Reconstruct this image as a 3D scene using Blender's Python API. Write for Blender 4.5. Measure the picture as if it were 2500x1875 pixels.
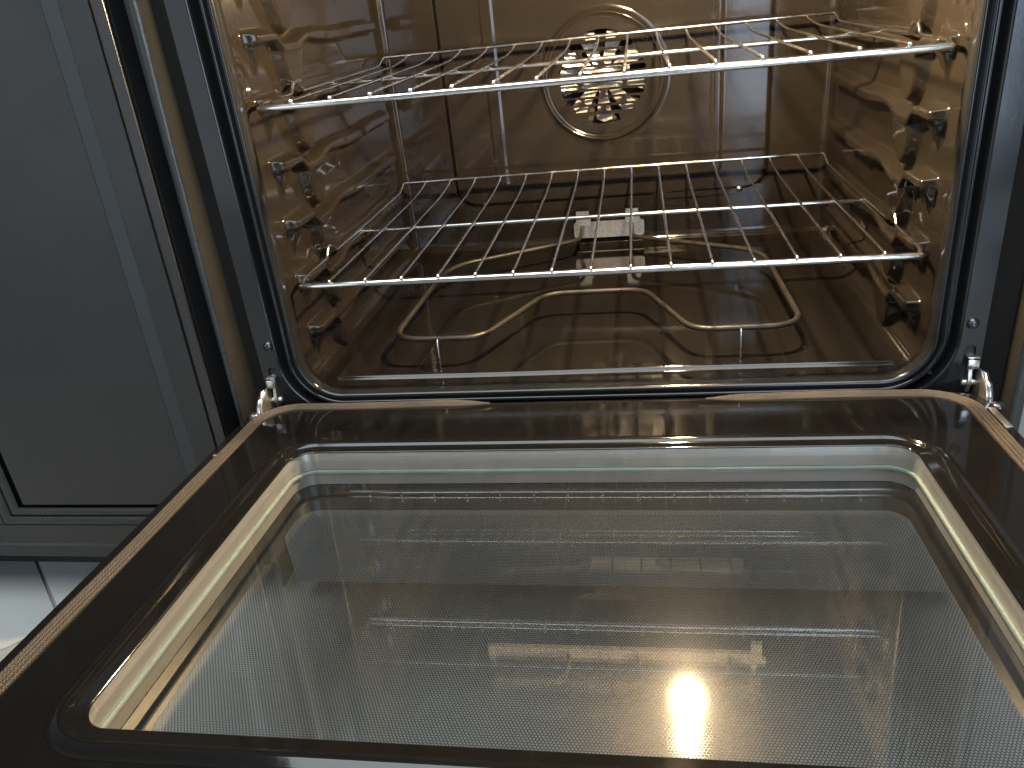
import bpy, math
import numpy as np
from mathutils import Matrix, Vector

for o in list(bpy.data.objects):
    bpy.data.objects.remove(o, do_unlink=True)
scene = bpy.context.scene
COL = scene.collection

# ------------------------------------------------------------------ camera
def cam_axes(p, y, r):
    cp, sp, cy, sy = math.cos(p), math.sin(p), math.cos(y), math.sin(y)
    f = Vector((-sy * cp, cy * cp, -sp)); rt = Vector((cy, sy, 0)); up = rt.cross(f)
    cr, sr = math.cos(r), math.sin(r)
    return cr * rt + sr * up, -sr * rt + cr * up, f
cam_d = bpy.data.cameras.new('camera')
cam = bpy.data.objects.new('camera', cam_d); COL.objects.link(cam)
cam_d.sensor_width = 36.0
cam_d.lens = 1908.2 / 2500 * 36.0
cam_d.clip_start = 0.01; cam_d.clip_end = 60
rx, ux, fx = cam_axes(0.4541, 0.1858, -0.1092)
cam.matrix_world = Matrix(((rx.x, ux.x, -fx.x, 0.0473), (rx.y, ux.y, -fx.y, -0.7296),
                           (rx.z, ux.z, -fx.z, 0.2391), (0, 0, 0, 1)))
scene.camera = cam

# ------------------------------------------------------------------ light of the kitchen
w = bpy.data.worlds.new('World'); scene.world = w; w.use_nodes = True
bg = w.node_tree.nodes['Background']
bg.inputs[0].default_value = (0.70, 0.76, 0.82, 1); bg.inputs[1].default_value = 0.18

def area(name, loc, target, sx, sy, power, col):
    d = bpy.data.lights.new(name, 'AREA'); d.shape = 'RECTANGLE'; d.size = sx; d.size_y = sy
    d.energy = power; d.color = col
    o = bpy.data.objects.new(name, d); COL.objects.link(o)
    o.location = loc
    o.rotation_euler = (Vector(target) - Vector(loc)).to_track_quat('-Z', 'Y').to_euler()
    return o
area('window_light', (0.95, -2.6, 0.50), (0.15, 0.1, 0.0), 0.9, 1.8, 33, (0.62, 0.79, 1.0))
area('ceiling_light', (-0.15, -0.85, 1.95), (-0.15, -0.45, -0.4), 1.9, 1.5, 60, (0.88, 0.96, 1.0))
area('side_fill_light', (-1.75, -2.0, 0.35), (-0.45, 0.0, 0.0), 1.2, 1.5, 7, (0.84, 0.92, 1.0))  # soft fill added at the left for the cabinet front and bevels
BULB_W = 6.4

vs = scene.view_settings
vs.view_transform = 'Standard'; vs.look = 'None'; vs.gamma = 1; vs.exposure = 0.0; vs.use_curve_mapping = False
cy = scene.cycles
scene.render.engine = 'CYCLES'
cy.use_denoising = True
cy.max_bounces = 9; cy.diffuse_bounces = 3; cy.glossy_bounces = 6; cy.transmission_bounces = 4
cy.use_adaptive_sampling = True; cy.adaptive_threshold = 0.02
cy.transparent_max_bounces = 24
cy.sample_clamp_indirect = 3.0; cy.blur_glossy = 0.3
cy.caustics_reflective = True; cy.caustics_refractive = False

# ------------------------------------------------------------------ material helpers
def mat(name):
    m = bpy.data.materials.new(name); m.use_nodes = True
    nt = m.node_tree
    return m, nt, nt.nodes['Principled BSDF']
def N(nt, t, **kw):
    n = nt.nodes.new(t)
    for k, v in kw.items():
        if k.startswith('i_'):
            n.inputs[k[2:].replace('_', ' ')].default_value = v
        else:
            setattr(n, k, v)
    return n
def noise(nt, scale, detail=3, rough=0.5, vec=None, dist=0.0):
    n = N(nt, 'ShaderNodeTexNoise'); n.inputs['Scale'].default_value = scale
    n.inputs['Detail'].default_value = detail; n.inputs['Roughness'].default_value = rough
    n.inputs['Distortion'].default_value = dist
    if vec is None:
        g = N(nt, 'ShaderNodeNewGeometry'); vec = g.outputs['Position']
    nt.links.new(vec, n.inputs['Vector'])
    return n
def ramp(nt, src, a, b, c0, c1):
    r = N(nt, 'ShaderNodeValToRGB')
    r.color_ramp.elements[0].position = a; r.color_ramp.elements[1].position = b
    r.color_ramp.elements[0].color = (*c0, 1); r.color_ramp.elements[1].color = (*c1, 1)
    nt.links.new(src, r.inputs[0]); return r
def maprange(nt, src, a, b, c, d):
    r = N(nt, 'ShaderNodeMapRange'); r.inputs[1].default_value = a; r.inputs[2].default_value = b
    r.inputs[3].default_value = c; r.inputs[4].default_value = d
    nt.links.new(src, r.inputs[0]); return r.outputs[0]
def bump(nt, src, strength, dist, bsdf):
    b = N(nt, 'ShaderNodeBump'); b.inputs['Strength'].default_value = strength; b.inputs['Distance'].default_value = dist
    nt.links.new(src, b.inputs['Height']); nt.links.new(b.outputs[0], bsdf.inputs['Normal']); return b

def enamel(name, c0, c1, r0, r1, bstr=0.04):
    m, nt, p = mat(name)
    n1 = noise(nt, 9, 5, 0.6)
    r = ramp(nt, n1.outputs[0], 0.3, 0.7, c0, c1); nt.links.new(r.outputs[0], p.inputs['Base Color'])
    n2 = noise(nt, 14, 6, 0.65)
    nt.links.new(maprange(nt, n2.outputs[0], 0.35, 0.75, r0, r1), p.inputs['Roughness'])
    n3 = noise(nt, 230, 3, 0.55); bump(nt, n3.outputs[0], bstr, 0.0006, p)
    p.inputs['Specular IOR Level'].default_value = 0.45
    return m
M = {}
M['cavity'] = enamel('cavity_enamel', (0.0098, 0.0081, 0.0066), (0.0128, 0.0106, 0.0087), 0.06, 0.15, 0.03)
M['cavfloor_shaded'] = enamel('shaded_floor_enamel', (0.0060, 0.0052, 0.0044), (0.0080, 0.0069, 0.0058), 0.045, 0.12, 0.03)  # same enamel as the walls, with the floor's shade put in the colour
M['frame'] = enamel('frame_enamel', (0.009, 0.009, 0.010), (0.012, 0.012, 0.012), 0.10, 0.20)
M['panel'] = enamel('door_enamel', (0.0042, 0.0040, 0.0038), (0.0058, 0.0055, 0.0052), 0.05, 0.11, 0.03)

def metal(name, col, rough, r2=None, spangle=0, var=0.0, met=1.0):
    m, nt, p = mat(name)
    p.inputs['Base Color'].default_value = (*col, 1); p.inputs['Metallic'].default_value = met
    p.inputs['Roughness'].default_value = rough
    if r2 is not None:
        n = noise(nt, 60, 4, 0.6); nt.links.new(maprange(nt, n.outputs[0], 0.35, 0.7, rough, r2), p.inputs['Roughness'])
    if spangle:
        g = N(nt, 'ShaderNodeNewGeometry'); v = N(nt, 'ShaderNodeTexVoronoi'); v.inputs['Scale'].default_value = spangle
        nt.links.new(g.outputs['Position'], v.inputs['Vector'])
        bw = N(nt, 'ShaderNodeRGBToBW'); nt.links.new(v.outputs['Color'], bw.inputs[0])
        a = tuple(c * (1 - var) for c in col)
        r = ramp(nt, bw.outputs[0], 0.1, 0.9, a, col); nt.links.new(r.outputs[0], p.inputs['Base Color'])
    return m
M['chrome'] = metal('chrome_wire', (0.92, 0.91, 0.90), 0.13, 0.24)
M['galv'] = metal('galvanised_steel', (0.50, 0.48, 0.45), 0.38, None, 420, 0.35, 0.85)
M['fanmetal'] = metal('fan_steel', (0.74, 0.70, 0.64), 0.45, None, 420, 0.35, 0.6)
M['wallmetal'] = metal('window_channel_steel', (0.60, 0.59, 0.57), 0.30, 0.42, 0, 0, 0.6)
M['screw'] = metal('dark_screw', (0.10, 0.10, 0.11), 0.28, None, 0, 0, 0.9)
M['bright_screw'] = metal('bright_screw', (0.72, 0.72, 0.72), 0.22)
M['hinge'] = metal('zinc_hinge', (0.66, 0.62, 0.54), 0.30, 0.45, 500, 0.25, 0.95)

m, nt, p = mat('element_sheath'); M['element'] = m
n = noise(nt, 45, 4, 0.6); r = ramp(nt, n.outputs[0], 0.3, 0.7, (0.017, 0.0148, 0.0122), (0.031, 0.0265, 0.0215))
nt.links.new(r.outputs[0], p.inputs['Base Color']); p.inputs['Roughness'].default_value = 0.42; p.inputs['Metallic'].default_value = 0.25
n = noise(nt, 900, 2); bump(nt, n.outputs[0], 0.2, 0.0004, p)

def paint(name, c0, c1, r0, r1, bs=0.25, scale=420):
    m, nt, p = mat(name)
    n1 = noise(nt, 7, 5, 0.62); r = ramp(nt, n1.outputs[0], 0.3, 0.7, c0, c1); nt.links.new(r.outputs[0], p.inputs['Base Color'])
    n2 = noise(nt, 11, 5, 0.6); nt.links.new(maprange(nt, n2.outputs[0], 0.3, 0.7, r0, r1), p.inputs['Roughness'])
    n3 = noise(nt, scale, 3, 0.6); bump(nt, n3.outputs[0], bs, 0.0005, p)
    return m
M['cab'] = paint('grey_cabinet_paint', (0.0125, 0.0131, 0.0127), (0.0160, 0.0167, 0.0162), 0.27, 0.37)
M['cab_lit_bevel'] = paint('lit_bevel_paint', (0.027, 0.029, 0.029), (0.033, 0.0355, 0.035), 0.30, 0.40)  # cabinet paint lightened, so the bevels' caught light sits in the colour
M['darkcab'] = paint('dark_cabinet_edge', (0.018, 0.017, 0.017), (0.022, 0.021, 0.021), 0.22, 0.3)
M['black'] = paint('black_recess', (0.008, 0.008, 0.008), (0.012, 0.012, 0.012), 0.6, 0.7)
M['edgegreen'] = paint('grey_green_edge', (0.028, 0.033, 0.032), (0.044, 0.050, 0.048), 0.22, 0.35, 0.9, 160)
M['tan'] = paint('tan_side', (0.15, 0.105, 0.055), (0.19, 0.13, 0.07), 0.5, 0.6)
M['drawer'] = paint('drawer_black', (0.015, 0.015, 0.016), (0.02, 0.02, 0.02), 0.2, 0.3)
M['drawergrey'] = paint('drawer_grey', (0.16, 0.17, 0.17), (0.20, 0.21, 0.21), 0.3, 0.4)
M['tile'] = paint('white_tile', (0.35, 0.355, 0.34), (0.41, 0.415, 0.40), 0.18, 0.30, 0.08, 60)
M['grout'] = paint('grout', (0.20, 0.19, 0.17), (0.26, 0.245, 0.22), 0.8, 0.9)
M['greenglass'] = paint('pane_edge_green', (0.27, 0.335, 0.32), (0.35, 0.42, 0.40), 0.25, 0.4)

# gasket: braided glass rope (u runs along the rope in metres, v across it)
m, nt, p = mat('gasket_braid'); M['gasket'] = m
uv = N(nt, 'ShaderNodeUVMap'); uv.uv_map = 'UVMap'
wv = N(nt, 'ShaderNodeTexWave'); wv.wave_type = 'BANDS'; wv.bands_direction = 'DIAGONAL'; wv.inputs['Scale'].default_value = 190
nt.links.new(uv.outputs[0], wv.inputs['Vector'])
wv2 = N(nt, 'ShaderNodeTexWave'); wv2.bands_direction = 'X'; wv2.inputs['Scale'].default_value = 230
nt.links.new(uv.outputs[0], wv2.inputs['Vector'])
mx = N(nt, 'ShaderNodeMath', operation='MULTIPLY'); nt.links.new(wv.outputs['Fac'], mx.inputs[0]); nt.links.new(wv2.outputs['Fac'], mx.inputs[1])
r = ramp(nt, mx.outputs[0], 0.0, 0.75, (0.014, 0.011, 0.009), (0.105, 0.080, 0.056)); nt.links.new(r.outputs[0], p.inputs['Base Color'])
p.inputs['Roughness'].default_value = 0.55; bump(nt, mx.outputs[0], 0.8, 0.0006, p)

# thin glass: mirror reflection by angle, a weak rough lobe and a little dust
def glass_nodes(nt, tint, dust, haze, f0=0.045):
    g = N(nt, 'ShaderNodeNewGeometry')
    dt = N(nt, 'ShaderNodeVectorMath', operation='DOT_PRODUCT')
    nt.links.new(g.outputs['Normal'], dt.inputs[0]); nt.links.new(g.outputs['Incoming'], dt.inputs[1])
    ab = N(nt, 'ShaderNodeMath', operation='ABSOLUTE'); nt.links.new(dt.outputs['Value'], ab.inputs[0])
    om = N(nt, 'ShaderNodeMath', operation='SUBTRACT'); om.inputs[0].default_value = 1; nt.links.new(ab.outputs[0], om.inputs[1])
    pw = N(nt, 'ShaderNodeMath', operation='POWER'); pw.inputs[1].default_value = 5; nt.links.new(om.outputs[0], pw.inputs[0])
    fr = N(nt, 'ShaderNodeMath', operation='MULTIPLY_ADD'); fr.inputs[1].default_value = 1 - f0; fr.inputs[2].default_value = f0
    nt.links.new(pw.outputs[0], fr.inputs[0])
    tr = N(nt, 'ShaderNodeBsdfTransparent'); tr.inputs[0].default_value = (*tint, 1)
    gl = N(nt, 'ShaderNodeBsdfGlossy'); gl.inputs['Roughness'].default_value = 0.004; gl.inputs['Color'].default_value = (1, 1, 1, 1)
    mix = N(nt, 'ShaderNodeMixShader'); nt.links.new(fr.outputs[0], mix.inputs[0]); nt.links.new(tr.outputs[0], mix.inputs[1]); nt.links.new(gl.outputs[0], mix.inputs[2])
    out = mix
    if haze:
        for fac, rg in ((haze, 0.09), (haze * 0.30, 0.26)):      # fine wiping scratches
            g2 = N(nt, 'ShaderNodeBsdfGlossy'); g2.inputs['Roughness'].default_value = rg
            m2 = N(nt, 'ShaderNodeMixShader'); m2.inputs[0].default_value = fac
            nt.links.new(out.outputs[0], m2.inputs[1]); nt.links.new(g2.outputs[0], m2.inputs[2]); out = m2
    if dust:
        df = N(nt, 'ShaderNodeBsdfDiffuse'); df.inputs[0].default_value = (0.8, 0.78, 0.74, 1)
        nz = noise(nt, 6, 6, 0.7, None, 0.6)
        f = maprange(nt, nz.outputs[0], 0.35, 0.75, dust * 0.4, dust * 1.6)
        m3 = N(nt, 'ShaderNodeMixShader'); nt.links.new(f, m3.inputs[0])
        nt.links.new(out.outputs[0], m3.inputs[1]); nt.links.new(df.outputs[0], m3.inputs[2]); out = m3
    return out
def glass_mat(name, tint, dust, haze, f0=0.045):
    m, nt, p = mat(name); nt.nodes.remove(p)
    o = glass_nodes(nt, tint, dust, haze, f0)
    nt.links.new(o.outputs[0], nt.nodes['Material Output'].inputs['Surface']); return m
M['glass_in'] = glass_mat('inner_window_glass', (0.97, 0.972, 0.962), 0.0010, 0.0036, 0.09)
m, nt, p = mat('bulb_glass'); M['bulbglass'] = m; nt.nodes.remove(p)
o_ = glass_nodes(nt, (0.98, 0.98, 0.97), 0.0, 0.0); e_ = N(nt, 'ShaderNodeEmission'); e_.inputs[0].default_value = (1.0, 0.56, 0.17, 1); e_.inputs[1].default_value = 3.0
lw = N(nt, 'ShaderNodeLayerWeight'); lw.inputs[0].default_value = 0.5
fi = N(nt, 'ShaderNodeMath', operation='SUBTRACT'); fi.inputs[0].default_value = 1.0; nt.links.new(lw.outputs['Facing'], fi.inputs[1])
f2 = N(nt, 'ShaderNodeMath', operation='POWER'); f2.inputs[1].default_value = 2.5; nt.links.new(fi.outputs[0], f2.inputs[0])
f3 = N(nt, 'ShaderNodeMath', operation='MULTIPLY_ADD'); f3.inputs[1].default_value = 12.0; f3.inputs[2].default_value = 0.6; nt.links.new(f2.outputs[0], f3.inputs[0])
nz_ = noise(nt, 130, 3, 0.7); nm = maprange(nt, nz_.outputs[0], 0.38, 0.66, 0.10, 1.0)
f4 = N(nt, 'ShaderNodeMath', operation='MULTIPLY'); nt.links.new(f3.outputs[0], f4.inputs[0]); nt.links.new(nm, f4.inputs[1])
nt.links.new(f4.outputs[0], e_.inputs[1])
a_ = N(nt, 'ShaderNodeAddShader'); nt.links.new(o_.outputs[0], a_.inputs[0]); nt.links.new(e_.outputs[0], a_.inputs[1])
nt.links.new(a_.outputs[0], nt.nodes['Material Output'].inputs['Surface'])

# outer pane: black print with clear dots on a hexagonal grid
m, nt, p = mat('dotted_print_glass'); M['dots'] = m
PITCH, RAD = 0.00215, 0.00090
tc = N(nt, 'ShaderNodeTexCoord'); sp_ = N(nt, 'ShaderNodeSeparateXYZ'); nt.links.new(tc.outputs['Object'], sp_.inputs[0])
def mth(op, a, b=None, c=None):
    n = N(nt, 'ShaderNodeMath', operation=op)
    for i, x in enumerate((a, b, c)):
        if x is None: continue
        if isinstance(x, (int, float)): n.inputs[i].default_value = x
        else: nt.links.new(x, n.inputs[i])
    return n.outputs[0]
def lattice(off):
    dx = mth('MULTIPLY', mth('SUBTRACT', mth('FRACT', mth('MULTIPLY_ADD', sp_.outputs[0], 1 / PITCH, 500 + off)), 0.5), PITCH)
    py = PITCH * math.sqrt(3)
    dy = mth('MULTIPLY', mth('SUBTRACT', mth('FRACT', mth('MULTIPLY_ADD', sp_.outputs[1], 1 / py, 500 + off)), 0.5), py)
    return mth('SQRT', mth('ADD', mth('MULTIPLY', dx, dx), mth('MULTIPLY', dy, dy)))
dmin = mth('MINIMUM', lattice(0.0), lattice(0.5))
mask = maprange(nt, dmin, RAD - 0.00008, RAD + 0.00008, 1.0, 0.0)
gl = glass_nodes(nt, (0.97, 0.978, 0.965), 0.025, 0.0, 0.07)
p.inputs['Base Color'].default_value = (0.010, 0.0105, 0.011, 1); p.inputs['Roughness'].default_value = 0.06
ms = N(nt, 'ShaderNodeMixShader'); nt.links.new(mask, ms.inputs[0]); nt.links.new(p.outputs[0], ms.inputs[1]); nt.links.new(gl.outputs[0], ms.inputs[2])
nt.links.new(ms.outputs[0], nt.nodes['Material Output'].inputs['Surface'])
m, nt, p = mat('black_print_glass'); M['print'] = m
p.inputs['Base Color'].default_value = (0.008, 0.008, 0.0085, 1); p.inputs['Roughness'].default_value = 0.05

m, nt, p = mat('glowing_filament'); M['filament'] = m
nt.nodes.remove(p); em = N(nt, 'ShaderNodeEmission'); em.inputs[0].default_value = (1.0, 0.73, 0.41, 1); em.inputs[1].default_value = 1050 * BULB_W
nt.links.new(em.outputs[0], nt.nodes['Material Output'].inputs['Surface'])

# ------------------------------------------------------------------ object helpers
def link(name, me, material=None, parent=None, smooth=True):
    o = bpy.data.objects.new(name, me); COL.objects.link(o)
    if material is not None:
        me.materials.clear(); me.materials.append(M[material] if isinstance(material, str) else material)
    if smooth:
        me.polygons.foreach_set('use_smooth', [True] * len(me.polygons))
    if parent is not None: attach(o, parent)
    return o
WORLD = {}
def attach(o, parent):
    o.parent = parent
    o.matrix_parent_inverse = WORLD.get(parent.name, Matrix.Identity(4)).inverted()
def empty(name, loc=(0, 0, 0), parent=None):
    o = bpy.data.objects.new(name, None); COL.objects.link(o); o.location = loc
    o.empty_display_size = 0.05
    WORLD[o.name] = Matrix.Translation(loc)
    if parent is not None: attach(o, parent)
    return o
def tag(o, label=None, cat=None, group=None, kind=None):
    for k, v in (('label', label), ('category', cat), ('group', group), ('kind', kind)):
        if v: o[k] = v
    return o
def mesh(name, verts, faces):
    me = bpy.data.meshes.new(name); me.from_pydata([tuple(map(float, v)) for v in verts], [], faces); me.update(); return me
def sharp(o, deg=35):
    me = o.data
    try: me.set_sharp_from_angle(angle=math.radians(deg))
    except Exception: pass
    return o

def box(name, lo, hi, material, parent, bev=0.0008):
    import bmesh
    bm = bmesh.new(); bmesh.ops.create_cube(bm, size=1.0)
    for v in bm.verts:
        v.co = Vector([lo[i] + (v.co[i] + 0.5) * (hi[i] - lo[i]) for i in range(3)])
    if bev: bmesh.ops.bevel(bm, geom=bm.edges[:], offset=bev, segments=2, affect='EDGES', profile=0.5)
    me = bpy.data.meshes.new(name); bm.to_mesh(me); bm.free()
    return sharp(link(name, me, material, parent), 40)

def grid(name, A, B, P, material, parent, keep=None):
    """P: (na, nb, 3) array of points; quads; keep: mask of the quads"""
    na, nb = P.shape[:2]
    i, j = np.meshgrid(np.arange(na - 1), np.arange(nb - 1), indexing='ij')
    q = np.stack([i * nb + j, (i + 1) * nb + j, (i + 1) * nb + j + 1, i * nb + j + 1], -1).reshape(-1, 4)
    if keep is not None: q = q[keep.reshape(-1)]
    me = bpy.data.meshes.new(name)
    me.vertices.add(na * nb); me.vertices.foreach_set('co', P.reshape(-1).astype(np.float32))
    me.loops.add(len(q) * 4); me.loops.foreach_set('vertex_index', q.reshape(-1).astype(np.int32))
    me.polygons.add(len(q)); me.polygons.foreach_set('loop_start', np.arange(0, len(q) * 4, 4, dtype=np.int32))
    me.polygons.foreach_set('loop_total', np.full(len(q), 4, dtype=np.int32))
    me.update(calc_edges=True); me.validate()
    return link(name, me, material, parent)

def rrect(x0, x1, y0, y1, r, seg=10):
    """rounded rectangle, counter-clockwise: list of ((x, y), (nx, ny))"""
    out = []
    for cx, cyy, a0 in ((x1 - r, y0 + r, -90), (x1 - r, y1 - r, 0), (x0 + r, y1 - r, 90), (x0 + r, y0 + r, 180)):
        for k in range(seg + 1):
            a = math.radians(a0 + 90 * k / seg)
            n = (math.cos(a), math.sin(a)); out.append(((cx + r * n[0], cyy + r * n[1]), n))
    return out
def sweep_rr(name, path, profile, to3, material, parent, closed=True, smooth_deg=40, uv=False):
    """profile: (s outward, h); to3(x, y, h) -> point"""
    verts, faces = [], []
    np_ = len(profile); n = len(path)
    for (px, py), (nx, ny) in path:
        for s, h in profile: verts.append(to3(px + nx * s, py + ny * s, h))
    for a in range(n if closed else n - 1):
        b = (a + 1) % n
        for k in range(np_ - 1):
            faces.append((a * np_ + k, b * np_ + k, b * np_ + k + 1, a * np_ + k + 1))
    me = mesh(name, verts, faces)
    if uv:
        L = [0.0]
        for a in range(1, n):
            L.append(L[-1] + math.dist(path[a][0], path[a - 1][0]))
        l = me.uv_layers.new(name='UVMap')
        for f in me.polygons:
            for li in f.loop_indices:
                vi = me.loops[li].vertex_index
                l.data[li].uv = (L[vi // np_], (vi % np_) * 0.0016)
    o = link(name, me, material, parent)
    return sharp(o, smooth_deg)

def plate(name, outer, holes, thick, to_world, material, parent, bev=0.0):
    """flat sheet with holes, thickness thick about its plane, placed with the matrix to_world"""
    cu = bpy.data.curves.new(name, 'CURVE'); cu.dimensions = '2D'; cu.fill_mode = 'BOTH'; cu.extrude = thick / 2
    if bev: cu.bevel_depth = bev; cu.bevel_resolution = 1; cu.offset = -bev
    for loop in [outer] + list(holes):
        s = cu.splines.new('POLY'); s.points.add(len(loop) - 1)
        for pt, q in zip(s.points, loop): pt.co = (q[0], q[1], 0, 1)
        s.use_cyclic_u = True
    t = bpy.data.objects.new(name, cu); COL.objects.link(t)
    dg = bpy.context.evaluated_depsgraph_get(); dg.update()
    me = bpy.data.meshes.new_from_object(t.evaluated_get(dg))
    bpy.data.objects.remove(t); bpy.data.curves.remove(cu)
    me.name = name
    if to_world is not None: me.transform(to_world)
    o = link(name, me, material, parent)
    return sharp(o, 30)
XZ = lambda y: Matrix(((1, 0, 0, 0), (0, 0, -1, y), (0, 1, 0, 0), (0, 0, 0, 1)))     # (x, z) sheet at depth y
YZ = lambda x: Matrix(((0, 0, 1, x), (1, 0, 0, 0), (0, 1, 0, 0), (0, 0, 0, 1)))      # (y, z) sheet at x
def pts(rr): return [p for p, n in rr]

def fillet(points, r, seg=6):
    P = [Vector(p) for p in points]; out = [P[0]]
    for i in range(1, len(P) - 1):
        a, b, c = P[i - 1], P[i], P[i + 1]
        rr = r[i] if isinstance(r, dict) and i in r else (r if not isinstance(r, dict) else r['d'])
        d1 = (a - b); d2 = (c - b); rr = min(rr, d1.length * 0.49, d2.length * 0.49)
        p0 = b + d1.normalized() * rr; p1 = b + d2.normalized() * rr
        for k in range(seg + 1):
            t = k / seg; out.append(p0 * (1 - t) ** 2 + b * 2 * t * (1 - t) + p1 * t * t)
    out.append(P[-1]); return out
def tube(name, path, rad, material, parent, seg=10, ballends=False):
    P = [Vector(p) for p in path]; n = len(P)
    T = [(P[min(i + 1, n - 1)] - P[max(i - 1, 0)]).normalized() for i in range(n)]
    up = Vector((0, 0, 1)) if abs(T[0].z) < 0.9 else Vector((1, 0, 0))
    u = (up - T[0] * up.dot(T[0])).normalized()
    rings = []
    R = rad if callable(rad) else (lambda t: rad)
    stations = [(P[i], T[i], R(i / (n - 1))) for i in range(n)]
    if True:
        r0, r1 = stations[0][2], stations[-1][2]
        cap0 = [(P[0] - T[0] * r0 * math.sin(a), T[0], r0 * math.cos(a)) for a in (1.3, 0.8, 0.4)]
        cap1 = [(P[-1] + T[-1] * r1 * math.sin(a), T[-1], r1 * math.cos(a)) for a in (0.4, 0.8, 1.3)]
        stations = cap0 + stations + cap1
    verts, faces = [], []
    for c, t, rr in stations:
        u = (u - t * u.dot(t)).normalized(); v = t.cross(u)
        for k in range(seg):
            a = 2 * math.pi * k / seg
            verts.append(c + (u * math.cos(a) + v * math.sin(a)) * rr)
    m_ = len(stations)
    for i in range(m_ - 1):
        for k in range(seg):
            l = (k + 1) % seg
            faces.append((i * seg + k, i * seg + l, (i + 1) * seg + l, (i + 1) * seg + k))
    faces.append(tuple(range(seg))[::-1]); faces.append(tuple((m_ - 1) * seg + k for k in range(seg)))
    return link(name, mesh(name, verts, faces), material, parent)
def lathe(name, prof, mat4, material, parent, seg=24):
    verts, faces = [], []
    for r, h in prof:
        for k in range(seg):
            a = 2 * math.pi * k / seg; verts.append(mat4 @ Vector((r * math.cos(a), r * math.sin(a), h)))
    for i in range(len(prof) - 1):
        for k in range(seg):
            l = (k + 1) % seg; faces.append((i * seg + k, i * seg + l, (i + 1) * seg + l, (i + 1) * seg + k))
    return sharp(link(name, mesh(name, verts, faces), material, parent), 50)
def ss(a, b, x):
    t = np.clip((x - a) / (b - a), 0, 1); return t * t * (3 - 2 * t)

# ------------------------------------------------------------------ floor of the kitchen (structure)
FZ = -0.375
fl = link('floor', mesh('floor', [(-2.6, -3.2, FZ - 0.004), (2.2, -3.2, FZ - 0.004), (2.2, 0.6, FZ - 0.004), (-2.6, 0.6, FZ - 0.004)], [(0, 1, 2, 3)]), 'grout', None, False)
tag(fl, kind='structure')
TS, TW = 0.95, 0.9465
tile_me = None
ta = math.radians(-43)
ca, sa = math.cos(ta), math.sin(ta)
o0 = Vector((-0.738, -0.020))                     # a point on one of the joints
for i in range(-5, 6):
    for j in range(-5, 6):
        a, b = (i + 0.626) * TS, (j + 0.5) * TS
        cx_, cy_ = o0.x + a * ca - b * sa, o0.y + a * sa + b * ca
        if not (-2.4 < cx_ < 1.9 and -2.9 < cy_ < 1.0): continue
        if tile_me is None:
            t = box('tile', (-TW / 2, -TW / 2, -0.006), (TW / 2, TW / 2, 0.0), 'tile', None, 0.0015); tile_me = t.data
        else:
            t = bpy.data.objects.new('tile', tile_me); COL.objects.link(t)
        t.parent = fl; t.location = (cx_, cy_, FZ); t.rotation_euler = (0, 0, ta)

# ------------------------------------------------------------------ the oven
oven = empty('oven', (0, 0.2, FZ))
tag(oven, 'black enamel oven standing open and lit warm inside, its glazed door folded down', 'oven')

YB, XW, ZF, ZC = 0.460, 0.3120, -0.115, 0.372
YF = -0.030
# --- side walls: embossed rack guides
LEV = [-0.0607 + 0.0585 * k for k in range(7)]
def guides(Y, Z):
    d = 0.0160
    H = np.zeros_like(Y)
    for zk in LEV:
        zt = zk + 0.004 - 0.011 * ss(0.063, 0.080, Y) + 0.008 * ss(0.110, 0.148, Y) - 0.0013 * ss(0.202, 0.206, Y) + 0.0016 * ss(0.290, 0.294, Y)
        low = 0.009 + 0.003 * ss(0.15, 0.2, Y)
        end = ss(0.0165, 0.0235, Y) * ss(0.406, 0.398, Y)
        dd = d * (1 - 0.12 * ss(0.205, 0.202, Y) * ss(0.15, 0.155, Y) - 0.10 * ss(0.292, 0.296, Y))
        H = np.maximum(H, dd * ss(zt + 0.0009, zt - 0.0012, Z) * ss(zt - low - 0.0035, zt - low, Z) * end)
        q = np.clip((zt - Z) / 0.038, 0, 1); on = (Z < zt)
        yl, yr = 0.0185 + 0.011 * q, 0.053 - 0.019 * q
        H = np.maximum(H, on * dd * (1 - q) * ss(yl - 0.001, yl + 0.0025, Y) * ss(yr + 0.001, yr - 0.003, Y) * (q < 1))
        q = np.clip((zt - Z) / 0.052, 0, 1)
        hw = 0.034 * np.sqrt(np.clip(1 - q ** 2.2, 0, 1)); dy = np.abs(Y - 0.104)
        H = np.maximum(H, on * d * (1 - 0.35 * q) * ss(hw + 0.0005, hw - 0.010, dy) * (q < 1))
        q = np.clip((zt - Z) / 0.037, 0, 1); yr = 0.30 - 0.055 * (1 - q)
        H = np.maximum(H, on * 0.0075 * (1 - q) * ss(0.12, 0.13, Y) * ss(yr + 0.002, yr - 0.010, Y) * (q < 1))
    return H
def blur(H, k):
    w_ = np.exp(-0.5 * (np.arange(-3, 4) / k) ** 2); w_ /= w_.sum()
    for ax in (0, 1):
        Hp = np.pad(H, [(3, 3) if a == ax else (0, 0) for a in (0, 1)], mode='edge'); n_ = H.shape[ax]
        H = sum(w_[i] * np.take(Hp, np.arange(i, i + n_), axis=ax) for i in range(7))
    return H
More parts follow.
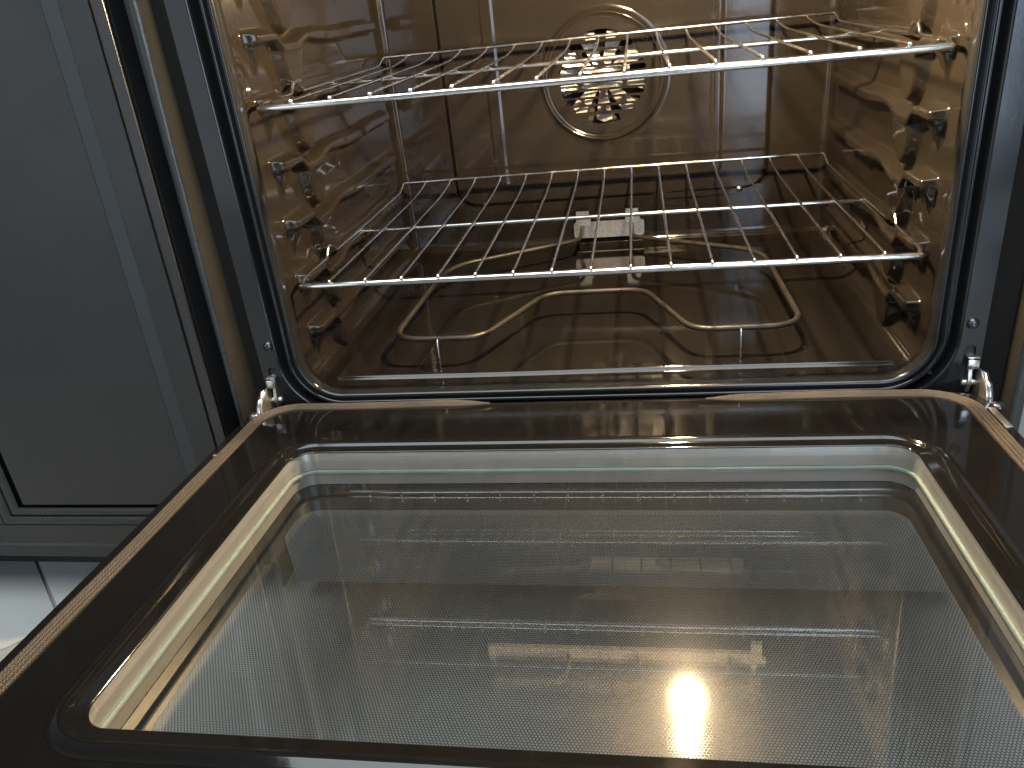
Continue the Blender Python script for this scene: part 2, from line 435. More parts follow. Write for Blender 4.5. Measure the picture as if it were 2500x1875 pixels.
def wall(side):
    st = 0.00135
    ys = np.arange(YF, YB + 0.003, st); zs = np.arange(ZF - 0.004, ZC + 0.003, st)
    Y, Z = np.meshgrid(ys, zs, indexing='ij')
    H = blur(guides(Y, Z), 0.8)
    # lamp-cover like boss near the front
    rb = np.sqrt(((Y + 0.004) / 0.9) ** 2 + (Z - 0.196) ** 2)
    H += 0.0022 * ss(0.0225, 0.020, rb) - 0.0022 * ss(0.0165, 0.0145, rb) + 0.0022 * ss(0.008, 0.005, rb)
    H -= 0.0012 * np.exp(-((Y + 0.0125) / 0.0012) ** 2)
    H += 0.0018 * ss(-0.004, -0.010, Y) * ss(-0.022, -0.017, Y)
    # fillets towards the cavity floor and the back
    R = 0.020; dz = np.clip(Z - ZF, R * 0.293, R)
    H = np.maximum(H, R - np.sqrt(R * R - (R - dz) ** 2))
    R = 0.012; dy = np.clip(YB - Y, R * 0.293, R)
    H = np.maximum(H, R - np.sqrt(R * R - (R - dy) ** 2))
    H += 0.0003 * np.sin(Y * 31 + Z * 17) * np.cos(Z * 23)
    X = side * (XW - H)
    P = np.stack([X, Y, Z], -1)
    if side > 0: P = P[::-1]
    return grid('side_wall', None, None, P, 'cavity', oven)
tag(wall(-1), 'left side wall with stamped rack guides'); tag(wall(1), 'right side wall with stamped rack guides')

# --- back wall with baffle, ring and fan opening
FC = (0.0015, 0.130)
xs = np.arange(-XW - 0.001, XW + 0.002, 0.0014); zs = np.arange(ZF - 0.004, ZC + 0.003, 0.0014)
X, Z = np.meshgrid(xs, zs, indexing='ij')
def sdrr(X, Z, x0, x1, z0, z1, r):
    qx = np.abs(X - (x0 + x1) / 2) - (x1 - x0) / 2 + r; qz = np.abs(Z - (z0 + z1) / 2) - (z1 - z0) / 2 + r
    return np.hypot(np.maximum(qx, 0), np.maximum(qz, 0)) + np.minimum(np.maximum(qx, qz), 0) - r
H = 0.006 * ss(0.003, -0.004, sdrr(X, Z, -0.228, 0.231, -0.040, 0.60, 0.030))
H += 0.0018 * ss(0.003, -0.003, sdrr(X, Z, -0.164, 0.165, -0.012, 0.60, 0.006))
H -= 0.0014 * ss(0.002, -0.004, sdrr(X, Z, -0.148, 0.154, -0.012, 0.60, 0.006))
R_ = np.hypot(X - FC[0], Z - FC[1])
H += 0.0035 * np.exp(-((R_ - 0.0835) / 0.0028) ** 2) + 0.0012 * ss(0.094, 0.086, R_)
H += 0.0006 * np.sin(X * 19 + 1) * np.sin(Z * 13)
R = 0.020; dz = np.clip(Z - ZF, R * 0.293, R); H = np.maximum(H, R - np.sqrt(R * R - (R - dz) ** 2))
R = 0.012; dx = np.clip(XW - np.abs(X), R * 0.293, R); H = np.maximum(H, R - np.sqrt(R * R - (R - dx) ** 2))
P = np.stack([X, YB - H, Z], -1)
Rq = (R_[:-1, :-1] + R_[1:, 1:]) / 2
back = grid('back_wall', None, None, P, 'cavity', oven, keep=Rq > 0.067)
tag(back, 'back wall with raised baffle panel and round fan ring')

# --- cavity floor
xs = np.arange(-XW - 0.001, XW + 0.002, 0.0016); ys = np.arange(YF, YB + 0.003, 0.0016)
X, Y = np.meshgrid(xs, ys, indexing='ij')
H = 0.0050 * ss(0.0050, 0.0002, np.hypot(np.maximum(np.abs(X - 0.002) - 0.286, 0), Y - 0.006))
re_ = np.hypot((X - 0.0) / 0.262, (Y - 0.205) / 0.180)
H -= 0.0012 * ss(1.006, 0.994, re_)
H += 0.0016 * np.exp(-((Y - 0.432) / 0.006) ** 2) * (np.abs(X) < 0.28)
rb = np.hypot(X - 0.042, Y - 0.0235); H += 0.0012 * ss(0.006, 0.003, rb)
R = 0.020; dx = np.clip(XW - np.abs(X), R * 0.293, R); H = np.maximum(H, R - np.sqrt(R * R - (R - dx) ** 2))
dy = np.clip(YB - Y, R * 0.293, R); H = np.maximum(H, R - np.sqrt(R * R - (R - dy) ** 2))
H += 0.0004 * np.sin(X * 14) * np.cos(Y * 11)
grid('cavity_floor', None, None, np.stack([X, Y, ZF + H], -1), 'cavfloor_shaded', oven)
box('cavity_ceiling', (-XW - 0.004, YF - 0.008, ZC), (XW + 0.004, YB + 0.01, ZC + 0.012), 'cavity', oven, 0.002)

# --- fan cover: round sheet with rows of slots
def slot(x0, x1, z, h):
    r = h / 2; out = []
    for k in range(7):
        a = math.radians(-90 + 180 * k / 6); out.append((x1 - r + r * math.cos(a), z + r * math.sin(a)))
    for k in range(7):
        a = math.radians(90 + 180 * k / 6); out.append((x0 + r + r * math.cos(a), z + r * math.sin(a)))
    return out
holes = []; RS = 0.0625; pitch = 0.0104; sh = 0.0072
for k in range(-5, 6):
    z = k * pitch
    ch = math.sqrt(max(RS ** 2 - (abs(z) + sh / 2) ** 2, 0.0)) if abs(k) < 5 else 0
    c = FC[1] + z
    if abs(k) == 5:
        L = []
        s = 1 if k > 0 else -1
        for q in range(13):
            a = math.radians(-22 + 44 * q / 12); L.append((FC[0] + RS * math.sin(a), FC[1] + s * RS * math.cos(a)))
        L += [(FC[0] + 0.0205, c - s * 0.0022), (FC[0] - 0.0205, c - s * 0.0022)]
        holes.append(L); continue
    if k % 2 == 0:
        for s in (-1, 1):
            a, b = sorted((s * 0.0030, s * ch)); holes.append(slot(FC[0] + a, FC[0] + b, c, sh))
    else:
        mid = min(0.0285, ch * 0.52)
        holes.append(slot(FC[0] - mid, FC[0] + mid, c, sh))
        for s in (-1, 1):
            a, b = sorted((s * (mid + 0.005), s * ch)); holes.append(slot(FC[0] + a, FC[0] + b, c, sh))
disc = [(FC[0] + 0.0765 * math.cos(a), FC[1] + 0.0765 * math.sin(a)) for a in np.linspace(0, 2 * math.pi, 96, endpoint=False)]
plate('fan_cover', disc, holes, 0.0012, XZ(YB - 0.0085), 'cavity', oven)
# fan chamber and fan
fan = empty('fan', (FC[0], 0.480, FC[1]), oven)
Tf = Matrix.Translation((FC[0], 0.0, FC[1])) @ Matrix.Rotation(math.radians(90), 4, 'X')
lathe('fan_chamber', [(0.075, -YB + 0.004), (0.075, -0.505), (0.0001, -0.505)], Tf, 'black', oven)
for k in range(9):
    a = 2 * math.pi * k / 9 + 0.17
    M4 = Matrix.Translation((FC[0], 0.464, FC[1])) @ Matrix.Rotation(a, 4, 'Y') @ Matrix.Rotation(math.radians(24), 4, 'X')
    bl = plate('blade', [(0.012, -0.005), (0.058, -0.0125), (0.062, 0.0), (0.058, 0.0125), (0.012, 0.005)], [], 0.0010, M4 @ XZ(0), 'fanmetal', fan)
lathe('hub', [(0.0001, -0.455), (0.006, -0.456), (0.007, -0.459), (0.017, -0.462), (0.018, -0.470)], Tf, 'galv', fan)
plate('cross_bracket', pts(rrect(FC[0] - 0.060, FC[0] + 0.038, FC[1] - 0.0165, FC[1] + 0.012, 0.003, 3)), [], 0.001, XZ(0.474), 'fanmetal', fan)

# --- bracket strip and bright screws of the baffle
plate('bracket', pts(rrect(0.068, 0.226, -0.0475, -0.0345, 0.005, 4)), [], 0.0012, XZ(YB - 0.0025), 'cavity', oven)
Tb = lambda x, y, z: Matrix.Translation((x, y, z)) @ Matrix.Rotation(math.radians(90), 4, 'X')
dome = lambda r, h: [(0.0001, h), (r * 0.4, h * 0.93), (r * 0.75, h * 0.66), (r * 0.95, h * 0.3), (r, 0.0)]
lathe('screw', dome(0.0055, 0.004), Tb(0.193, YB - 0.003, -0.0400), 'bright_screw', oven)
lathe('screw', dome(0.0055, 0.005), Tb(-0.187, YB - 0.001, -0.0380), 'bright_screw', oven)

# --- bake element
be = empty('bake_element', (-0.0085, 0.2, -0.083), oven)
zt = -0.0830; xo = -0.0075
path = [(xo - 0.030, 0.4520, -0.0805), (xo - 0.030, 0.405, -0.0835), (xo - 0.034, 0.383, zt), (xo - 0.190, 0.300, zt), (xo - 0.209, 0.262, zt), (xo - 0.2175, 0.036, zt),
        (xo - 0.117, 0.034, zt), (xo - 0.058, 0.163, zt), (xo + 0.058, 0.163, zt), (xo + 0.106, 0.034, zt), (xo + 0.2165, 0.036, zt), (xo + 0.212, 0.262, zt),
        (xo + 0.196, 0.298, zt), (xo + 0.048, 0.386, zt), (xo + 0.044, 0.405, -0.0835), (xo + 0.044, 0.4520, -0.0805)]
tube('heating_tube', fillet(path, {'d': 0.024, 5: 0.036, 10: 0.036, 1: 0.01, 14: 0.01}, 8), 0.0031, 'element', be, 12)
plate('mounting_plate', pts(rrect(-0.0515, 0.0545, -0.0985, -0.0735, 0.005, 4)), [], 0.0012, XZ(0.4475), 'galv', be)
for x in (-0.0365, 0.0375):
    plate('clip', [(x - 0.011, -0.0815), (x + 0.011, -0.0815), (x + 0.011, -0.0675), (x + 0.0085, -0.0655), (x + 0.0085, -0.0565), (x - 0.0105, -0.0565), (x - 0.0105, -0.0655), (x - 0.011, -0.0675)], [], 0.001, XZ(0.4460), 'galv', be)
    for dx in (-0.0075, 0.0078):
        lathe('rivet', dome(0.0014, 0.0008), Tb(x + dx, 0.4453, -0.0775), 'bright_screw', be, 10)
for x in (-0.172, 0.1465):
    tube('support_leg', fillet([(x, 0.0335, zt - 0.002), (x, 0.0290, zt + 0.0015), (x, 0.0275, zt - 0.010), (x, 0.0270, ZF + 0.0012)], 0.004, 4), 0.0014, 'chrome', be, 8)

# --- broil element and lamp under the cavity ceiling
br = empty('broil_element', (0, 0.2, 0.352), oven)
pth = [(-0.05, 0.452, 0.350), (-0.05, 0.38, 0.350), (-0.21, 0.36, 0.350), (-0.21, 0.10, 0.350), (-0.07, 0.10, 0.350), (-0.07, 0.30, 0.350), (0.03, 0.30, 0.350),
       (0.03, 0.12, 0.350), (0.155, 0.12, 0.350), (0.155, 0.30, 0.350), (0.22, 0.36, 0.350), (0.06, 0.38, 0.350), (0.06, 0.452, 0.350)]
tube('heating_tube', fillet(pth, 0.03, 6), 0.0033, 'element', br, 10)
plate('support_strip', [(-0.19, 0.338), (0.185, 0.338), (0.185, 0.322), (0.200, 0.322), (0.200, 0.345), (0.206, 0.348), (0.206, 0.360), (-0.19, 0.360)], [], 0.0012, XZ(0.160), 'fanmetal', br)
plate('support_strip', pts(rrect(-0.054, 0.205, 0.346, 0.3705, 0.003, 3)), [], 0.0012, XZ(0.400), 'fanmetal', br)
for x in (-0.185, 0.19):
    box('hanger', (x - 0.004, 0.161, 0.358), (x + 0.004, 0.167, ZC - 0.0005), 'fanmetal', br, 0.0004)
BC = Vector((0.0925, 0.047, 0.322))
lamp = empty('oven_lamp', BC, oven)
Tl = Matrix.Translation(BC)
lathe('filament', [(0.0001, -0.0150), (0.0085, -0.0115), (0.0125, -0.002), (0.0115, 0.008), (0.0065, 0.019), (0.0035, 0.026), (0.0001, 0.028)], Tl, 'filament', lamp, 12)
lathe('glass_globe', [(0.0001, -0.0300), (0.013, -0.0270), (0.023, -0.019), (0.029, -0.006), (0.029, 0.005), (0.023, 0.016), (0.0145, 0.024), (0.011, 0.030)], Tl, 'bulbglass', lamp, 28)
lathe('socket', [(0.011, 0.0295), (0.0125, 0.031), (0.0125, 0.040), (0.022, 0.041), (0.022, 0.0495)], Tl, 'galv', lamp, 24)

# --- front frame: rolled lip round the mouth, then the flat face plate
ft = lambda x, z, h: (x, h, z)
mouth = rrect(-0.3050, 0.3065, -0.1135, 0.390, 0.040, 14)
prof = [(0.0040, -0.0100), (0.0012, -0.0150), (0.0, -0.0260), (0.0004, -0.0305), (0.0018, -0.0328), (0.0040, -0.0335), (0.0055, -0.0325), (0.0063, -0.0305), (0.0072, -0.0300), (0.0085, -0.0325),
        (0.0100, -0.0340), (0.0118, -0.0336), (0.0130, -0.0315), (0.0140, -0.0240), (0.0156, -0.0205), (0.0192, -0.0205), (0.0208, -0.0240), (0.0216, -0.0300), (0.0226, -0.0322), (0.0250, -0.0328)]
frame = sweep_rr('front_frame', mouth, prof, ft, 'frame', oven, True, 60)
tag(frame, 'rolled black lip framing the cavity mouth')
inner = [(p[0] + n[0] * 0.0245, p[1] + n[1] * 0.0245) for p, n in mouth]
slots = [pts(rrect(x - 0.0050, x + 0.0050, -0.128, -0.0800, 0.0048, 5)) for x in (-0.3365, 0.3400)]
fp = plate('face_plate', [(-0.3485, -0.30), (0.3505, -0.30), (0.3505, 0.40), (-0.3485, 0.40)], [inner] + slots, 0.0012, XZ(-0.0325), 'frame', oven)
for s in (-1, 1):
    x0 = -0.3485 if s < 0 else 0.3505
    x1 = -0.3635 if s < 0 else 0.3735
    v = [(x0, -0.0331, -0.30), (x0, -0.0331, 0.40), (x0 + s * 0.002, -0.0312, 0.40), (x0 + s * 0.002, -0.0312, -0.30),
         (x1, -0.0295, 0.40), (x1, -0.0295, -0.30), (x1, 0.05, 0.40), (x1, 0.05, -0.30)]
    f = [(0, 1, 2, 3), (3, 2, 4, 5), (5, 4, 6, 7)]
    sharp(link('frame_edge', mesh('frame_edge', v, f), 'frame', oven), 60)
for x, z in ((-0.3345, -0.0560), (0.3385, -0.0590)):
    sc = lathe('screw', [(0.0001, 0.0022), (0.0016, 0.0024), (0.0018, 0.0034), (0.0034, 0.0030), (0.0049, 0.0016), (0.0054, 0.0)], Tb(x, -0.0331, z), 'screw', oven, 20)

# dark box behind the hinge slots, drawer below the door, carcass sides
for x in (-0.3365, 0.3400):
    box('hinge_pocket', (x - 0.0065, -0.0305, -0.135), (x + 0.0065, -0.010, -0.074), 'black', oven, 0.001)
box('drawer_front', (-0.360, -0.060, -0.345), (0.362, -0.035, -0.185), 'drawergrey', oven, 0.003)
box('plinth', (-0.355, -0.020, FZ + 0.0005), (0.357, 0.05, -0.3465), 'black', oven, 0.002)
box('base_panel', (-0.362, -0.034, -0.346), (0.364, 0.40, -0.306), 'black', oven, 0.001)

# range side panels: grey-green front edge, tan inner face
def side_panel(s):
    if s < 0:
        zt_, zb = 0.40, FZ + 0.01
        l = lambda z: -0.3792 + (z - 0.2716) * 0.01133; r = lambda z: -0.3665 + (z - 0.2704) * 0.0296
    else:
        zt_, zb = 0.40, FZ + 0.01
        l = lambda z: 0.3895; r = lambda z: 0.3777 - (z + 0.1) * 0.004
    zz = np.linspace(zb, zt_, 40)
    v, f = [], []
    for z in zz:
        wob = 0.0005 * math.sin(z * 90) + 0.0004 * math.sin(z * 41 + 1)
        v += [(l(z), 0.02, z), (l(z), -0.0435, z), (l(z) - s * 0.002, -0.0455, z), (r(z) + s * 0.0016 - s * wob, -0.0458, z), (r(z), -0.0440, z)]
    n = 5
    for i in range(len(zz) - 1):
        for k in range(4):
            f.append((i * n + k, i * n + k + 1, (i + 1) * n + k + 1, (i + 1) * n + k))
    o = sharp(link('side_panel', mesh('side_panel', v, f), 'edgegreen', oven), 60)
    tag(o, 'grey-green front edge of the range side, %s' % ('left' if s < 0 else 'right'))
    v = []
    for z in (zb, zt_):
        v += [(r(z), -0.0438, z), (r(z) , 0.06, z)]
    t = link('inner_side', mesh('inner_side', v, [(0, 1, 3, 2)]), 'tan', oven, False)
    tag(t, 'tan inner face of the range side panel')
side_panel(-1); side_panel(1)

# --- hinges: stamped plates folded over at the front, pin, hooked arm going into the slot
def hinge(x, s):
    h = empty('hinge', (x, -0.03, -0.115), oven)
    o = s
    tail = fillet([(-0.0620, -0.150, 0), (-0.0630, -0.118, 0), (-0.0560, -0.1075, 0), (-0.0490, -0.1060, 0), (-0.0440, -0.1010, 0), (-0.0370, -0.1010, 0), (-0.0300, -0.116, 0), (-0.0120, -0.128, 0), (-0.012, -0.150, 0)], 0.005, 4)
    tail = [(p.x, p.y) for p in tail]
    plate('side_plate', tail, [], 0.0016, YZ(x - o * 0.0060), 'hinge', h)
    # folded front flange of the plate
    edge = fillet([(0, -0.0620, -0.150), (0, -0.0630, -0.118), (0, -0.0560, -0.1075), (0, -0.0490, -0.1060), (0, -0.0440, -0.1010)], 0.006, 5)
    v, f = [], []
    for p_ in edge:
        v += [(x - o * 0.0066, p_.y, p_.z), (x - o * 0.0110, p_.y - 0.0004, p_.z + 0.0004)]
    for i in range(len(edge) - 1): f.append((2 * i, 2 * i + 1, 2 * i + 3, 2 * i + 2))
    fo = link('flange', mesh('flange', v, f), 'bright_screw', h)
    fo.modifiers.new('thick', 'SOLIDIFY').thickness = 0.0012
    arm = fillet([(-0.036, -0.126, 0), (-0.0395, -0.116, 0), (-0.036, -0.104, 0), (-0.036, -0.0920, 0), (-0.030, -0.0885, 0), (-0.018, -0.0860, 0), (-0.016, -0.097, 0), (-0.0250, -0.112, 0), (-0.0265, -0.126, 0)], 0.004, 4)
    plate('arm', [(p.x, p.y) for p in arm], [], 0.0030, YZ(x + o * 0.0005), 'hinge', h)
    box('tab', (x - 0.0050, -0.0395, -0.1015), (x + 0.0050, -0.0375, -0.0925), 'bright_screw', h, 0.0005)
    box('bridge', (x - 0.0050, -0.0380, -0.0915), (x + 0.0050, -0.0250, -0.0900), 'hinge', h, 0.0004)
    lathe('pin', [(0.0001, 0.006), (0.002, 0.006), (0.0034, 0.0045), (0.0036, -0.008)], Matrix.Translation((x, -0.0325, -0.118)) @ Matrix.Rotation(math.radians(90 * s), 4, 'Y'), 'hinge', h, 18)
    return h
tag(hinge(-0.3385, 1), 'left zinc hinge'); tag(hinge(0.3425, -1), 'right zinc hinge')

# ------------------------------------------------------------------ the door, folded down
TH = math.atan(0.049); ct, st_ = math.cos(TH), math.sin(TH)
DM = Matrix(((1, 0, 0, -0.006), (0, ct, st_, -0.045), (0, -st_, ct, -0.122), (0, 0, 0, 1)))
door = empty('door', (0, 0, 0), oven)
door.matrix_parent_inverse = WORLD['oven'].inverted(); door.matrix_basis = DM; WORLD['door'] = DM
tag(door, 'door folded down flat, with a glazed window')
def dattach(o):
    o.parent = door; o.matrix_parent_inverse = Matrix.Identity(4); return o
I4 = Matrix.Identity(4)
def at_w(h): return Matrix.Translation((0, 0, h))
WX, V0, V1 = 0.2690, 0.0975, 0.4160           # window opening
window = rrect(-WX, WX, -V1, -V0, 0.020, 12)
dt = lambda x, y, h: (x, y, h)
prof = [(0.0008, -0.0024), (0.0, -0.0018), (0.0002, -0.0010), (0.0014, -0.0004), (0.0080, -0.0003), (0.0098, 0.0006), (0.0116, 0.0026), (0.0140, 0.0032), (0.0164, 0.0026), (0.0184, 0.0007), (0.0205, 0.0), (0.0225, 0.0)]
dattach(sweep_rr('window_bead', window, prof, dt, 'panel', None, True, 60))
hole = [(p[0] + n[0] * 0.0222, p[1] + n[1] * 0.0222) for p, n in window]
outer = pts(rrect(-0.3535, 0.3550, -0.497, 0.0015, 0.024, 8))
dattach(plate('inner_panel', outer, [hole], 0.0010, at_w(-0.0005), 'panel', None))
skirt = rrect(-0.3535, 0.3550, -0.497, 0.0015, 0.024, 8)
dattach(sweep_rr('door_skin', skirt, [(0.0, -0.0003), (0.0012, -0.0012), (0.0018, -0.003), (0.0018, -0.047), (0.0, -0.049), (-0.004, -0.0495)], dt, 'drawer', None, True, 50))
# channel round the window, three panes
dattach(sweep_rr('window_channel', window, [(0.0010, -0.0025), (0.0012, -0.0195), (0.0035, -0.0196)], dt, 'wallmetal', None, True, 30))
dattach(sweep_rr('retaining_strip', window, [(0.0030, -0.0203), (-0.0006, -0.0203), (-0.0012, -0.0218), (-0.0006, -0.0234), (0.0030, -0.0234)], dt, 'greenglass', None, True, 60))
dattach(sweep_rr('lower_channel', window, [(0.0012, -0.0240), (0.0014, -0.0355)], dt, 'wallmetal', None, True, 30))
big = [(p[0] + n[0] * 0.0009, p[1] + n[1] * 0.0009) for p, n in window]
dattach(plate('inner_pane', big, [], 0.0036, at_w(-0.0046), 'glass_in', None))
dots = pts(rrect(-0.2510, 0.2540, -0.396, -0.1400, 0.018, 8))
def flat(name, loop, holes, h, material):
    o = plate(name, loop, holes, 0.0002, at_w(h), material, None); return dattach(o)
flat('printed_border', [(p[0] + n[0] * 0.012, p[1] + n[1] * 0.012) for p, n in window], [dots], -0.0360, 'print')
# the dotted pane is one sheet, not two
vv = [(x, y, -0.0360) for x, y in dots]
dattach(link('dotted_pane', mesh('dotted_pane', vv, [tuple(range(len(vv)))]), 'dots', None, False))
# gasket: open at the far side
gp = rrect(-0.3380, 0.3400, -0.480, 0.0000, 0.036, 14)
# start and end of the rope on the far edge
far = [i for i, (p, n) in enumerate(gp) if n[1] > 0.999]
i0, i1 = min(far), max(far)
loop = gp[i1:] + gp[:i0 + 1]
loop = [((-0.100, 0.0), (0, 1)), ((-0.16, 0.0), (0, 1)), ((-0.23, 0.0), (0, 1))] + loop + [((0.24, 0.0), (0, 1)), ((0.17, 0.0), (0, 1)), ((0.112, 0.0), (0, 1))]
dense = []
for a, b in zip(loop[:-1], loop[1:]):
    L = math.dist(a[0], b[0]); k = max(1, int(L / 0.006))
    for q in range(k):
        t = q / k
        dense.append(((a[0][0] * (1 - t) + b[0][0] * t, a[0][1] * (1 - t) + b[0][1] * t), (a[1][0] * (1 - t) + b[1][0] * t, a[1][1] * (1 - t) + b[1][1] * t)))
dense.append(loop[-1])
NR = 4; gprof = []
for k in range(NR):
    for q in range(7):
        a = math.pi * q / 6
        gprof.append((-0.0068 + 0.0136 * (k + 0.5) / NR - 0.00165 * math.cos(a), 0.0001 + 0.0024 * math.sin(a) * (1.0 if 0 < k < NR - 1 else 0.85)))
gprof = [(-0.0068, -0.0004)] + gprof + [(0.0068, -0.0004)]
# flatten the rope ends to a taper
verts_path = dense
rope = sweep_rr('gasket', verts_path, gprof, dt, 'gasket', None, False, 70, True)
tot = len(verts_path); npf = len(gprof)
co = np.zeros(len(rope.data.vertices) * 3); rope.data.vertices.foreach_get('co', co); co = co.reshape(-1, npf, 3)
d_ = np.minimum(np.arange(tot), np.arange(tot)[::-1]) * 0.006
k_ = np.clip(d_ / 0.035, 0.05, 1) ** 0.6
co[:, :, 2] *= k_[:, None]
cen = np.array([p for p, n in verts_path])
co[:, :, :2] = cen[:, None, :] + (co[:, :, :2] - cen[:, None, :]) * np.maximum(k_, 0.25)[:, None, None]
co[:, :, 2] += 0.0004 * np.sin(np.arange(tot) * 0.21)[:, None]
rope.data.vertices.foreach_set('co', co.reshape(-1)); rope.data.update()
dattach(rope)
# small screws and clip on the door
def dscrew(x, v, r, h, mt):
    dattach(lathe('screw', dome(r, h), Matrix.Translation((x + 0.006, -v, 0.0)), mt, None, 20))
dscrew(-0.3530, 0.0190, 0.0062, 0.0045, 'screw'); dscrew(0.3530, 0.0300, 0.0060, 0.0040, 'screw'); dscrew(0.3545, 0.112, 0.0030, 0.002, 'bright_screw'); dscrew(-0.3530, 0.103, 0.0028, 0.0022, 'screw')
dattach(box('clip', (0.3485, -0.072, 0.0002), (0.3545, -0.034, 0.0014), 'hinge', None, 0.0004))

# ------------------------------------------------------------------ racks
def make_rack(name, loc):
    rk = empty(name, loc)
    def P(n, path, r, seg=10): 
        o = tube(n, path, r, 'chrome', None, seg); o.parent = rk; return o
    BZ = -0.0042
    P('front_bar', [(x, 0.0, BZ) for x in np.linspace(-0.2985, 0.2985, 9)], 0.0034, 14)
    P('back_bar', [(x, 0.4225, 0.0095) for x in np.linspace(-0.2985, 0.2985, 9)], 0.0026, 12)
    P('middle_bar', [(x, 0.2060, -0.0036) for x in np.linspace(-0.2990, 0.2990, 9)], 0.0026, 12)
    for s in (-1, 1):
        x = s * 0.3005
        P('side_rail', fillet([(s * 0.2970, -0.0005, BZ + 0.0005), (x, 0.0090, -0.0005), (x, 0.0830, 0.0), (x, 0.0930, 0.0105), (x, 0.1000, 0.0098), (x, 0.1150, -0.0002), (x, 0.3900, 0.0),
                                   (x, 0.4180, 0.0095), (s * 0.2970, 0.4235, 0.0105)], {'d': 0.004, 1: 0.006}, 5), 0.0021, 10)
    first = None
    for k in range(15):
        x = (k - 7) * 0.0381
        if first is None:
            ys = [-0.0016, 0.02, 0.10, 0.20, 0.30, 0.345, 0.375, 0.395, 0.410, 0.4195]
            def zz(y): return 0.0006 + 0.0062 * max(0.0, (y - 0.33) / 0.09) ** 1.6
            o = P('wire', [(0, y, zz(y)) for y in ys], lambda t: 0.0015, 8)
            # rounded weld nugget at the front end
            first = o.data
        else:
            o = bpy.data.objects.new('wire', first); COL.objects.link(o); o.parent = rk
        o.location = (x, 0, 0)
        b = bpy.data.objects.new('weld', WELD); COL.objects.link(b); b.parent = rk; b.location = (x, -0.0022, 0.0004)
    return rk
wv_, wf_ = [], []
for i in range(7):
    for k in range(10):
        a, b = math.pi * i / 6, 2 * math.pi * k / 10
        wv_.append((0.0022 * math.sin(a) * math.cos(b), 0.0024 * math.sin(a) * math.sin(b), 0.0022 * math.cos(a)))
for i in range(6):
    for k in range(10):
        wf_.append((i * 10 + k, i * 10 + (k + 1) % 10, (i + 1) * 10 + (k + 1) % 10, (i + 1) * 10 + k))
WELD = mesh('weld', wv_, wf_); WELD.materials.append(M['chrome']); WELD.polygons.foreach_set('use_smooth', [True] * len(WELD.polygons))
rack = make_rack('oven_rack', (0, 0, 0))
tag(rack, 'chrome wire oven rack in the lower position, above the heating element', 'oven rack', 'chrome racks in the oven')
r2 = rack.copy(); COL.objects.link(r2); r2.location = (0, -0.0028, 0.1756)
for c in list(rack.children):
    d = c.copy(); COL.objects.link(d); d.parent = r2
tag(r2, 'chrome wire oven rack in the upper position, in front of the fan', 'oven rack', 'chrome racks in the oven')

# ------------------------------------------------------------------ cabinets either side
YC = -0.070
SH = 0.0205
def prism(name, poly, y0, y1, material, parent, shear=True):
    """polygon in (x, z) extruded from y0 (front) to y1"""
    n = len(poly); f_ = [(x + (SH * z if shear else 0), y0, z) for x, z in poly]; b_ = [(x + (SH * z if shear else 0), y1, z) for x, z in poly]
    faces = [tuple(range(n)), tuple(range(2 * n - 1, n - 1, -1))] + [(i, n + i, n + (i + 1) % n, (i + 1) % n) for i in range(n)]
    o = link(name, mesh(name, f_ + b_, faces), material, parent, False)
    bv = o.modifiers.new('edge', 'BEVEL'); bv.width = 0.0007; bv.segments = 2; bv.limit_method = 'ANGLE'
    return o
cab = empty('kitchen_cabinet', (-0.62, 0.2, FZ))
tag(cab, 'dark grey painted cabinet with a framed door to the left of the oven', 'cabinet')
TOP = 0.50
def strip(name, pts4, material='cab'):
    o = link(name, mesh(name, pts4, [(0, 1, 2, 3)]), material, cab, False); return o
sx = lambda x, z: x + SH * z
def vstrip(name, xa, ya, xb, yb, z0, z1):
    return strip(name, [(sx(xa, z0), ya, z0), (sx(xb, z0), yb, z0), (sx(xb, z1), yb, z1), (sx(xa, z1), ya, z1)], 'cab_lit_bevel')
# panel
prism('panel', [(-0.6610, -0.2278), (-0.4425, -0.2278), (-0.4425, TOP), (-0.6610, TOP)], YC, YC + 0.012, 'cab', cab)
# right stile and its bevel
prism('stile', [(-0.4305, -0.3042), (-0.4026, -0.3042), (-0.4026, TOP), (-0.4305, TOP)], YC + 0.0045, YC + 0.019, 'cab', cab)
vstrip('bevel', -0.4424, YC + 0.0002, -0.4304, YC + 0.0050, -0.2278, TOP)
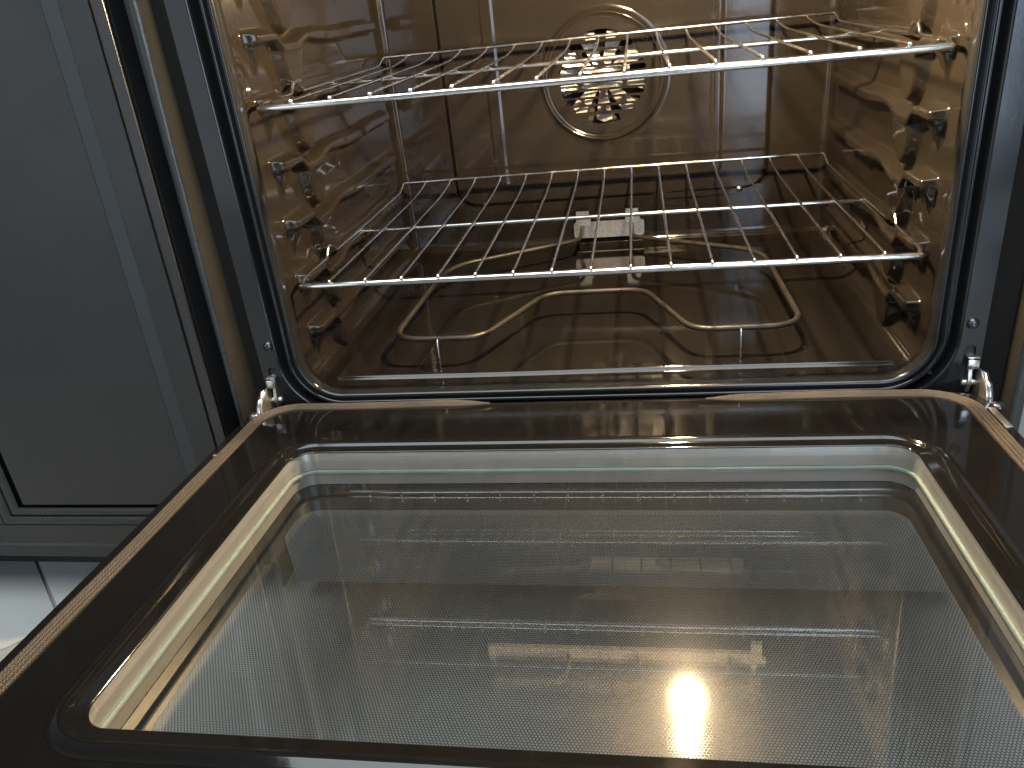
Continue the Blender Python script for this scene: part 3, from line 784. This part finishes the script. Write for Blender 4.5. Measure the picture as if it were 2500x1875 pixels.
# bottom rail: two ribs, flat, bevel, flat
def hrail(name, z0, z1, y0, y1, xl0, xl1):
    return strip(name, [(sx(xl0, z0), y0, z0), (-0.4306 + SH * z0, y0, z0), (-0.4306 + SH * z1, y1, z1), (sx(xl1, z1), y1, z1)], 'cab_lit_bevel')
prism('rail', [(-1.20, -0.2821), (-0.4306, -0.2821), (-0.4306, -0.2560), (-0.6960, -0.2560), (-1.20, -0.2560)], YC - 0.001, YC + 0.018, 'cab', cab)
prism('rail', [(-1.20, -0.3042), (-0.4306, -0.3042), (-0.4306, -0.2887), (-1.20, -0.2887)], YC + 0.002, YC + 0.018, 'cab', cab)
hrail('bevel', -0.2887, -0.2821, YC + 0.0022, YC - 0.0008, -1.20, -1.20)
def rib(name, z0, z1, xl0, xl1, yy):
    """half-round moulding along the bottom, mitred at the left"""
    v, f = [], []
    for k in range(7):
        a = math.pi * k / 6; t = (1 - math.cos(a)) / 2
        z = z0 + (z1 - z0) * t; y = yy - 0.0022 * math.sin(a) ** 0.6
        v += [(sx(xl0 + (xl1 - xl0) * t, z), y, z), (-0.4306 + SH * z, y, z)]
    for k in range(6): f.append((2 * k, 2 * k + 1, 2 * k + 3, 2 * k + 2))
    return link(name, mesh(name, v, f), 'cab', cab)
rib('moulding', -0.2553, -0.2435, -0.6955, -0.6822, YC); rib('moulding', -0.2430, -0.2322, -0.6816, -0.6685, YC + 0.001)
def vrib(name, x0, x1, zb0, zb1, yy):
    v, f = [], []
    for k in range(7):
        a = math.pi * k / 6; t = (1 - math.cos(a)) / 2
        x = x0 + (x1 - x0) * t; y = yy - 0.0022 * math.sin(a) ** 0.6; z = zb0 + (zb1 - zb0) * t
        v += [(sx(x, z), y, z), (sx(x, TOP), y, TOP)]
    for k in range(6): f.append((2 * k, 2 * k + 1, 2 * k + 3, 2 * k + 2))
    return link(name, mesh(name, v, f), 'cab', cab)
vrib('moulding', -0.6955, -0.6822, -0.2553, -0.2435, YC); vrib('moulding', -0.6816, -0.6685, -0.2430, -0.2322, YC + 0.001)
prism('stile', [(-1.20, -0.2555), (-0.6960, -0.2555), (-0.6960, TOP), (-1.20, TOP)], YC - 0.001, YC + 0.018, 'cab', cab)
prism('door_core', [(-1.20, -0.3030), (-0.4040, -0.3030), (-0.4040, TOP), (-1.20, TOP)], YC + 0.0185, YC + 0.022, 'black', cab)
prism('face_strip', [(-0.4010, -0.305), (-0.3905, -0.305), (-0.3905, TOP), (-0.4010, TOP)], YC + 0.0060, YC + 0.0085, 'darkcab', cab)
prism('carcass', [(-1.20, -0.302), (-0.4010, -0.302), (-0.4010, TOP), (-1.20, TOP)], YC + 0.030, 0.50, 'black', cab)
prism('toe_kick', [(-1.20, FZ + 0.001), (-0.3950, FZ + 0.001), (-0.3950, -0.303), (-1.20, -0.303)], 0.0055, 0.09, 'black', cab)
